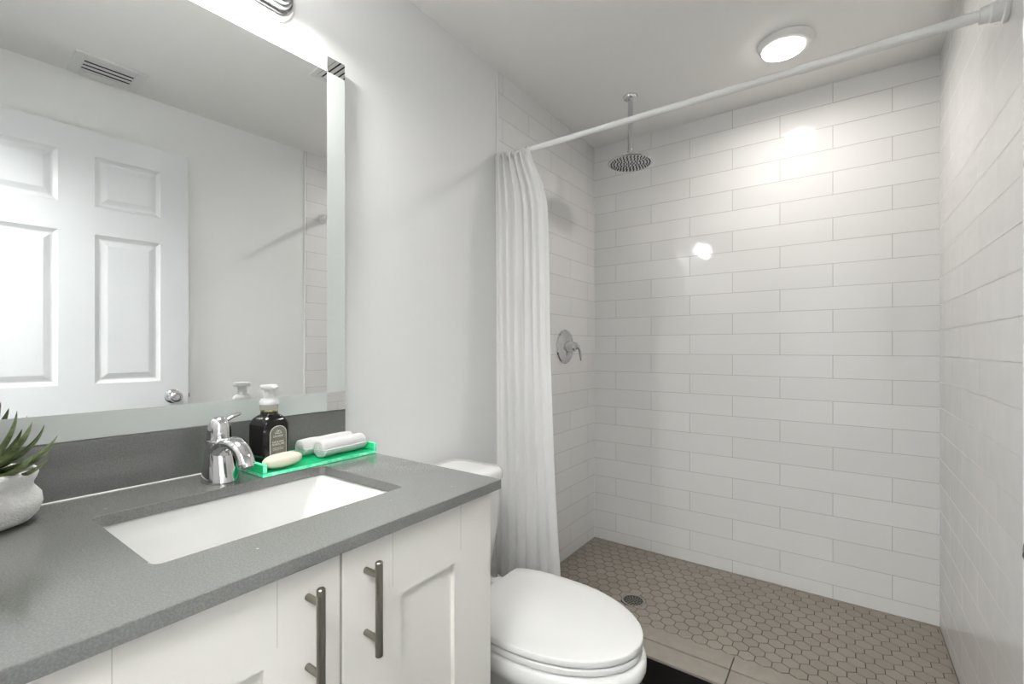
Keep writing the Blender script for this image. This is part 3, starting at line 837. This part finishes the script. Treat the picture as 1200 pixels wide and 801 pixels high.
# ------------------------------------------------------------------ TOILET
TYC = 1.062
toi = empty('toilet', (0.4, TYC, 0.0), 'white two-piece toilet with closed lid between vanity and shower', 'toilet')
def egg(xc, af, ab, hw, z, xcut=None, nb=2.4, n=64):
    out = []
    for k in range(n):
        t = 2*PI*k/n; c, s = math.cos(t), math.sin(t)
        if c >= 0: x, y = xc+af*c, hw*s
        else:
            x = xc-ab*abs(c)**(2/nb); y = hw*math.copysign(abs(s)**(2/nb), s)
        if xcut is not None: x = max(x, xcut)
        out.append(Vector((x, TYC+y, z)))
    return out
egg0 = egg
bm = NB()   # bowl and foot
loft(bm, [egg(0.42, 0.205, 0.20, 0.112, 0.0, nb=3), egg(0.42, 0.203, 0.20, 0.110, 0.02, nb=3), egg(0.42, 0.195, 0.20, 0.100, 0.06, nb=3),
          egg(0.43, 0.20, 0.21, 0.103, 0.13, nb=3), egg(0.455, 0.225, 0.235, 0.122, 0.20, nb=3), egg(0.49, 0.258, 0.26, 0.145, 0.265, nb=2.8),
          egg(0.51, 0.272, 0.275, 0.158, 0.31, nb=2.7), egg(0.513, 0.275, 0.28, 0.162, 0.3215, nb=2.7), egg(0.518, 0.287, 0.288, 0.1735, 0.3235, nb=2.7), egg(0.522, 0.290, 0.29, 0.1785, 0.328, nb=2.7), egg(0.53, 0.290, 0.295, 0.182, 0.347, nb=2.7), egg(0.535, 0.284, 0.30, 0.1815, 0.368, nb=2.7),
          egg(0.535, 0.277, 0.30, 0.177, 0.3765, nb=2.7), egg(0.535, 0.262, 0.29, 0.165, 0.3785, nb=2.7)])
obj('bowl', bm, 'porcelain', toi, angle=55)
bm = NB()   # deck under the tank
loft(bm, [rrect(0.20, TYC, 0.125, 0.115, 0.03, 0.20), rrect(0.20, TYC, 0.145, 0.13, 0.035, 0.29), rrect(0.20, TYC, 0.155, 0.140, 0.035, 0.345), rrect(0.20, TYC, 0.155, 0.140, 0.035, 0.362), rrect(0.20, TYC, 0.150, 0.135, 0.035, 0.366)])
obj('tank_deck', bm, 'porcelain', toi, angle=55)
def egg_slab(z0, z1, xc, af, ab, hw, xcut, r, dome=0.0, nb=2.4):
    bm = NB()
    def egg(*a): return egg0(*a, nb=nb)
    rg = [egg(xc, af-r, ab, hw-r, z0, xcut+r), egg(xc, af, ab, hw, z0+r*0.6, xcut), egg(xc, af, ab, hw, z1-r, xcut),
          egg(xc, af-r*0.3, ab, hw-r*0.3, z1-r*0.3, xcut+r*0.3), egg(xc, af-r, ab, hw-r, z1, xcut+r)]
    for f_ in (0.8, 0.5, 0.2, 0.02):
        rg.append(egg(xc, af*f_, ab*f_, hw*f_, z1+dome*(1-f_*f_), xc-(xc-xcut)*f_))
    loft(bm, rg); return bm
obj('seat', egg_slab(0.380, 0.3968, 0.54, 0.269, 0.235, 0.1785, 0.338, 0.004), 'seat', toi, angle=50)
obj('lid', egg_slab(0.4010, 0.4185, 0.54, 0.271, 0.23, 0.180, 0.350, 0.0035, 0.003, 3.1), 'seat', toi, angle=50)
for yy in (-0.075, 0.075):
    bm = NB(); box(bm, 0.316, 0.348, TYC+yy-0.022, TYC+yy+0.022, 0.3655, 0.404, 0.006, 3)
    obj('hinge', bm, 'seat', toi)
TA0, TA1, TKX0, TKX1 = 0.832, 1.283, 0.025, 0.262
bm = NB()
cxk, cyk = (TKX0+TKX1)/2, (TA0+TA1)/2
loft(bm, [rrect(cxk-0.02, cyk, 0.070, 0.165, 0.04, 0.3665), rrect(cxk-0.012, cyk, 0.086, 0.188, 0.045, 0.372), rrect(cxk-0.007, cyk, 0.101, 0.202, 0.045, 0.40), rrect(cxk-0.002, cyk, 0.110, 0.215, 0.045, 0.52), rrect(cxk, cyk, 0.1135, 0.2205, 0.045, 0.64), rrect(cxk, cyk, 0.1135, 0.2205, 0.045, 0.6735)])
obj('tank', bm, 'porcelain', toi, angle=55)
bm = NB(); hxk, hyk = (TKX1-TKX0)/2, (TA1-TA0)/2
loft(bm, [rrect(cxk, cyk, hxk-0.004, hyk-0.004, 0.04, 0.674), rrect(cxk, cyk, hxk, hyk, 0.045, 0.679), rrect(cxk, cyk, hxk, hyk, 0.045, 0.700), rrect(cxk, cyk, hxk-0.003, hyk-0.003, 0.043, 0.708), rrect(cxk, cyk, hxk-0.010, hyk-0.010, 0.04, 0.7135), rrect(cxk, cyk, hxk-0.05, hyk-0.05, 0.03, 0.716), rrect(cxk, cyk, 0.02, 0.05, 0.015, 0.7165)])
obj('tank_lid', bm, 'porcelain', toi, angle=50)
bm = NB()
lathe(bm, (0.2465, 0.90, 0.63), [(0.0, 0.0), (0.012, 0.0), (0.012, 0.012), (0.0, 0.014)], 'X', 20)
sweep(bm, [(0.262, 0.90, 0.63), (0.264, 0.93, 0.627), (0.266, 0.965, 0.622)], [(0.005, 0.007), (0.004, 0.007), (0.003, 0.006)], 12)
obj('flush_lever', bm, 'chrome', toi)

# ------------------------------------------------------------------ SHOWER
# curtain rod
RY, RZ = 1.562, 1.921
rod = empty('curtain_rod', (0.75, RY, RZ), 'white telescoping shower curtain rod across the shower opening', 'curtain rod')
def rod_z(x): return 1.926 - 0.006*(x/RW)
bm = NB(); sweep(bm, [(0.02, RY, rod_z(0)), (1.12, RY, rod_z(1.12))], 0.0112, 20)
obj('inner_tube', bm, 'rod', rod)
bm = NB(); sweep(bm, [(1.095, RY, rod_z(1.095)), (1.10, RY, rod_z(1.1)), (1.495, RY, rod_z(1.49))], [0.0122, 0.0132, 0.0132], 20)
obj('outer_tube', bm, 'rod', rod)
for x0, s, k_ in ((0.0042, 1, 0.68), (RW-0.0002, -1, 1.0)):
    nm = 'end_cap'
    bm = NB(); lathe(bm, (x0, RY, rod_z(x0)), [(r_*k_, h_*k_) for r_, h_ in [(0.0, 0.0), (0.029, 0.0), (0.030, 0.004), (0.029, 0.009), (0.0235, 0.011), (0.0225, 0.014), (0.0225, 0.030), (0.0195, 0.034), (0.0185, 0.047), (0.0182, 0.050), (0.0, 0.050)]], 'X', 32, flip=s)
    obj(nm, bm, 'rod', rod, angle=30)

# curtain
cur = empty('shower_curtain', (0.12, RY, 1.9), 'white fabric shower curtain gathered at the left end of the rod', 'curtain')
NU, NV = 170, 70
CZ1, CZ0 = 1.922, 0.165
def cur_right(z):
    tab = [(0.1, 0.322), (0.26, 0.32), (0.352, 0.313), (0.581, 0.298), (0.812, 0.286), (1.145, 0.272), (1.481, 0.266), (1.684, 0.258), (1.772, 0.236), (1.881, 0.185), (1.95, 0.165)]
    for (a, xa), (b, xb) in zip(tab[:-1], tab[1:]):
        if a <= z <= b: return xa+(xb-xa)*(z-a)/(b-a)
    return tab[-1][1]
def curtain_pt(u, z):
    t = (z-CZ0)/(CZ1-CZ0)
    xl = 0.007 + 0.003*math.sin(5*t)
    xr = cur_right(z)
    # pleats: tight at the rod, slack and drifting lower down; the free edge hangs nearly flat
    ph = 2*PI*(6.0*u + 0.35*math.sin(2.1*t+1.0)*u)
    flat = min(1, 3.2*(1-u)+0.12)
    amp = 0.0125*(0.75+0.25*t) * min(1, 6*u+0.35) * flat
    y = RY - 0.013 + amp*math.sin(ph) + 0.005*math.sin(2*PI*1.7*u+3*t) + 0.0022*math.sin(2*PI*14*u+4*t+2*math.sin(3*t))*(0.4+0.6*t)*flat
    y += -0.020*max(0, 0.35-t)/0.35*math.sin(PI*u)          # billows a little outwards at the foot
    y -= 0.006*math.sin(PI*u)*(1-t)
    x = xl + (xr-xl)*u + 0.004*math.cos(ph)*(1-u)*u*4*0.6
    return Vector((x, y, z))
bm = NB(); g = []
for j in range(NV+1):
    row = []
    for i in range(NU+1):
        u = i/NU; z = CZ0 + (CZ1-CZ0)*j/NV
        z += 0.014*max(0, (z-1.86)/(CZ1-1.86))*math.sin(2*PI*7.3*u+0.7)
        row.append(bm.verts.new(curtain_pt(u, z)))
    g.append(row)
for j in range(NV):
    for i in range(NU): bm.faces.new((g[j][i], g[j][i+1], g[j+1][i+1], g[j+1][i]))
cl = obj('curtain_cloth', bm, 'curtain', cur, angle=180)
sd = cl.modifiers.new('thickness', 'SOLIDIFY'); sd.thickness = 0.0016; sd.offset = 0
bm = NB()     # side hem, stitched near the free edge
ptsh = [curtain_pt(0.60-0.03*(1-j/40), CZ0+(CZ1-0.35-CZ0)*j/40) + Vector((0, -0.0012, 0)) for j in range(41)]
sweep(bm, ptsh, 0.0012, 8, up=(0, 1, 0))
obj('seam', bm, 'curtain', cur)
bm = NB()
ptsh = [curtain_pt(i/60, CZ0+0.10) + Vector((0, -0.0012, 0)) for i in range(61)]
sweep(bm, ptsh, 0.001, 8)
obj('hem_stitch', bm, 'curtain', cur)
for k in range(9):
    x = 0.018 + 0.0175*k
    bm = NB(); n = 22
    cz = rod_z(x) - 0.0085
    tw = 0.006*math.sin(k*2.3)
    ctr = [(x + tw*math.sin(2*PI*i/n), RY - 0.006 + 0.0225*math.cos(2*PI*i/n), cz + 0.0225*math.sin(2*PI*i/n)) for i in range(n+1)]
    sweep(bm, ctr, 0.0019, 8, up=(1, 0, 0))
    obj('curtain_ring', bm, 'white_plastic', cur)

# rain shower head on a ceiling arm
HXC, HYC = 0.389, 2.087
sh = empty('rain_shower_head', (HXC, HYC, HC), 'round chrome rain shower head hanging from the ceiling', 'shower head')
bm = NB(); lathe(bm, (HXC, HYC, HC), [(0.0, -0.001), (0.034, -0.001), (0.034, 0.004), (0.030, 0.011), (0.014, 0.016), (0.0, 0.016)], 'Z', 36, flip=-1)
obj('ceiling_flange', bm, 'chrome', sh, angle=30)
bm = NB(); lathe(bm, (HXC, HYC, HC), [(0.0, 0.012), (0.0118, 0.012), (0.0118, 0.262), (0.0, 0.262)], 'Z', 28, flip=-1)
obj('drop_pipe', bm, 'chrome', sh)
bm = NB(); lathe(bm, (HXC, HYC, HC), [(0.0, 0.255), (0.0135, 0.255), (0.0145, 0.258), (0.0145, 0.276), (0.0165, 0.279), (0.0165, 0.284), (0.012, 0.290), (0.0, 0.292)], 'Z', 28, flip=-1)
obj('swivel_nut', bm, 'chrome', sh, angle=30)
bm = NB(); lathe(bm, (HXC, HYC, HC), [(0.0, 0.286), (0.03, 0.288), (0.075, 0.297), (0.100, 0.304), (0.104, 0.308), (0.104, 0.312), (0.101, 0.3145), (0.094, 0.3155), (0.0, 0.3155)], 'Z', 56, flip=-1)
hd = obj('spray_disc', bm, 'chrome', sh, angle=25)
bm = NB()
for ring, cnt in ((0.0, 1), (0.016, 6), (0.031, 12), (0.046, 18), (0.061, 24), (0.076, 30), (0.089, 34)):
    for k in range(cnt):
        a = 2*PI*k/cnt + ring*20
        lathe(bm, (HXC+ring*math.cos(a), HYC+ring*math.sin(a), HC-0.3153), [(0.0, 0.0), (0.0030, 0.0), (0.0022, 0.004), (0.0, 0.0042)], 'Z', 8, flip=-1)
obj('nozzles', bm, 'dark_metal', hd)
hd.children[0]['kind'] = 'stuff'

# mixer valve on the left tile wall
VX, VY, VZ = 0.0042, 2.147, 1.127
va = empty('shower_valve', (VX, VY, VZ), 'round chrome shower mixer with curved lever on the tiled left wall', 'shower valve')
bm = NB(); lathe(bm, (VX, VY, VZ), [(0.0, 0.0), (0.089, 0.0), (0.090, 0.003), (0.086, 0.008), (0.074, 0.0095), (0.060, 0.015), (0.044, 0.0205), (0.0, 0.023)], 'X', 56)
obj('escutcheon', bm, 'chrome', va, angle=30)
bm = NB(); lathe(bm, (VX, VY, VZ), [(0.0, 0.020), (0.031, 0.020), (0.029, 0.032), (0.026, 0.050), (0.025, 0.058), (0.020, 0.064), (0.0, 0.066)], 'X', 36)
obj('valve_hub', bm, 'chrome', va, angle=30)
bm = NB(); sweep(bm, bez((VX+0.050, VY, VZ+0.010), (VX+0.068, VY+0.020, VZ+0.012), (VX+0.070, VY+0.046, VZ-0.010), (VX+0.066, VY+0.056, VZ-0.074), 16),
      [(0.017, 0.012)]*2 + [(0.015, 0.0105)]*3 + [(0.012, 0.008)]*4 + [(0.0095, 0.0065)]*5 + [(0.009, 0.006), (0.0085, 0.0055), (0.004, 0.003)], 18, up=(1, 0, 0))
obj('lever', bm, 'chrome', va)

# floor drain
dr = empty('floor_drain', (DRX, DRY, 0.001), 'round metal drain in the hexagon mosaic of the shower floor', 'drain')
bm = NB()
lathe(bm, (DRX, DRY, 0.001), [(0.0, 0.0), (0.044, 0.0), (0.044, 0.0006), (0.0, 0.0006)], n=40)
obj('drain_pit', bm, 'vent_dark', dr)
bm = NB()
ringp = [(0.0435, 0.0006), (0.0505, 0.0006), (0.0505, 0.0032), (0.0485, 0.0038), (0.0455, 0.0038), (0.0435, 0.0032), (0.0435, 0.0006)]
rings = [[Vector((DRX+r*math.cos(2*PI*i/48), DRY+r*math.sin(2*PI*i/48), 0.001+h)) for i in range(48)] for r, h in ringp]
loft(bm, rings, cap0=False, cap1=False)
obj('drain_rim', bm, 'chrome', dr)
bm = NB(); lathe(bm, (DRX, DRY, 0.0018), [(0.0, 0.0), (0.0432, 0.0), (0.0432, 0.0012), (0.0, 0.0016)], n=48)
gr = obj('drain_grate', bm, 'nickel', dr)
for ring, cnt in ((0.0, 1), (0.0125, 6), (0.0245, 12), (0.0355, 17)):
    for k in range(cnt):
        a = 2*PI*k/cnt + ring*31
        bm = NB(); lathe(bm, (DRX+ring*math.cos(a), DRY+ring*math.sin(a), 0.0029), [(0.0, 0.0), (0.0038, 0.0), (0.0038, 0.00065), (0.0, 0.0007)], n=12)
        obj('drain_hole', bm, 'vent_dark', gr)

# recessed ceiling lamp of the shower
CLX, CLY = 1.020, 2.066
cl_ = empty('ceiling_light', (CLX, CLY, HC), 'round white ceiling light glowing over the shower', 'ceiling light')
bm = NB(); lathe(bm, (CLX, CLY, HC), [(0.0, -0.001), (0.094, -0.001), (0.096, 0.003), (0.092, 0.010), (0.083, 0.022), (0.077, 0.024), (0.0, 0.024)], 'Z', 56, flip=-1)
obj('trim_ring', bm, 'white_plastic', cl_, angle=30)
bm = NB(); lathe(bm, (CLX-0.008, CLY, HC-0.0245), [(0.0, 0.0), (0.072, 0.0), (0.071, 0.004), (0.055, 0.007), (0.0, 0.008)], 'Z', 48, flip=-1)
obj('lens', bm, 'lens', cl_)
d = bpy.data.lights.new('ceiling_lamp_bulb', 'AREA'); d.shape = 'DISK'; d.size = 0.13; d.energy = RECESS_W; d.spread = math.radians(172); d.color = (1.0, 0.965, 0.915)
o = bpy.data.objects.new('ceiling_lamp_bulb', d); COL.objects.link(o); o.parent = cl_; o.location = (-0.008, 0, -0.036)

# ceiling grilles (seen in the mirror)
def grille(name, x0, x1, y0, y1, label, cat, slats_along, n, border):
    t = empty(name, ((x0+x1)/2, (y0+y1)/2, HC), label, cat)
    bm = NB(); zb = HC-0.008
    box(bm, x0, x1, y0, y0+border, zb, HC+0.0005, 0.002); box(bm, x0, x1, y1-border, y1, zb, HC+0.0005, 0.002)
    box(bm, x0, x0+border, y0+border, y1-border, zb, HC+0.0005, 0.002); box(bm, x1-border, x1, y0+border, y1-border, zb, HC+0.0005, 0.002)
    obj('grille_frame', bm, 'vent', t, smooth=False)
    bm = NB(); box(bm, x0+border*.9, x1-border*.9, y0+border*.9, y1-border*.9, HC-0.001, HC+0.0004)
    obj('duct', bm, 'vent_dark', t, smooth=False)
    for k in range(n):
        f = (k+0.5)/n; bm = NB(); w = 0.40
        if slats_along == 'y':
            span = (x1-x0-2*border)/n; c_ = x0+border+f*(x1-x0-2*border)
            pts = [(c_-span*w, HC-0.007), (c_+span*w, HC-0.0035)]
            ring = lambda y: [Vector((pts[0][0], y, pts[0][1])), Vector((pts[1][0], y, pts[1][1])), Vector((pts[1][0], y, pts[1][1]+0.0012)), Vector((pts[0][0], y, pts[0][1]+0.0012))]
            loft(bm, [ring(y0+border), ring(y1-border)])
        else:
            span = (y1-y0-2*border)/n; c_ = y0+border+f*(y1-y0-2*border)
            pts = [(c_-span*w, HC-0.007), (c_+span*w, HC-0.0035)]
            ring = lambda x: [Vector((x, pts[0][0], pts[0][1])), Vector((x, pts[1][0], pts[1][1])), Vector((x, pts[1][0], pts[1][1]+0.0012)), Vector((x, pts[0][0], pts[0][1]+0.0012))]
            loft(bm, [ring(x0+border), ring(x1-border)])
        obj('slat', bm, 'vent', t, smooth=False)
    return t
grille('air_vent', 1.297, 1.502, 0.408, 0.640, 'white ceiling air vent seen in the mirror above the open door', 'vent', 'y', 4, 0.035)
grille('exhaust_fan_grille', 0.49, 0.735, 1.065, 1.32, 'square white exhaust grille reflected in the upper corner of the mirror', 'vent', 'x', 9, 0.022)

# dark round holder on the right wall, at the frame's edge
hb = empty('wall_holder', (RW, 1.33, 0.70), 'black wall-mounted holder at the right edge of the frame, beside the shower', 'holder')
bm = NB(); lathe(bm, (RW+0.0062, 1.398, 0.692), [(0.0, 0.0), (0.025, 0.0), (0.026, 0.001), (0.026, 0.012), (0.024, 0.014), (0.0, 0.0145)], 'X', 32, flip=-1)
obj('mounting_disc', bm, 'black', hb, angle=30)
bm = NB(); sweep(bm, [(RW-0.004, 1.388, 0.692), (RW-0.004, 1.36, 0.692), (RW-0.006, 1.25, 0.692)], [0.012, 0.008, 0.0075], 16)
obj('holder_bar', bm, 'black', hb)
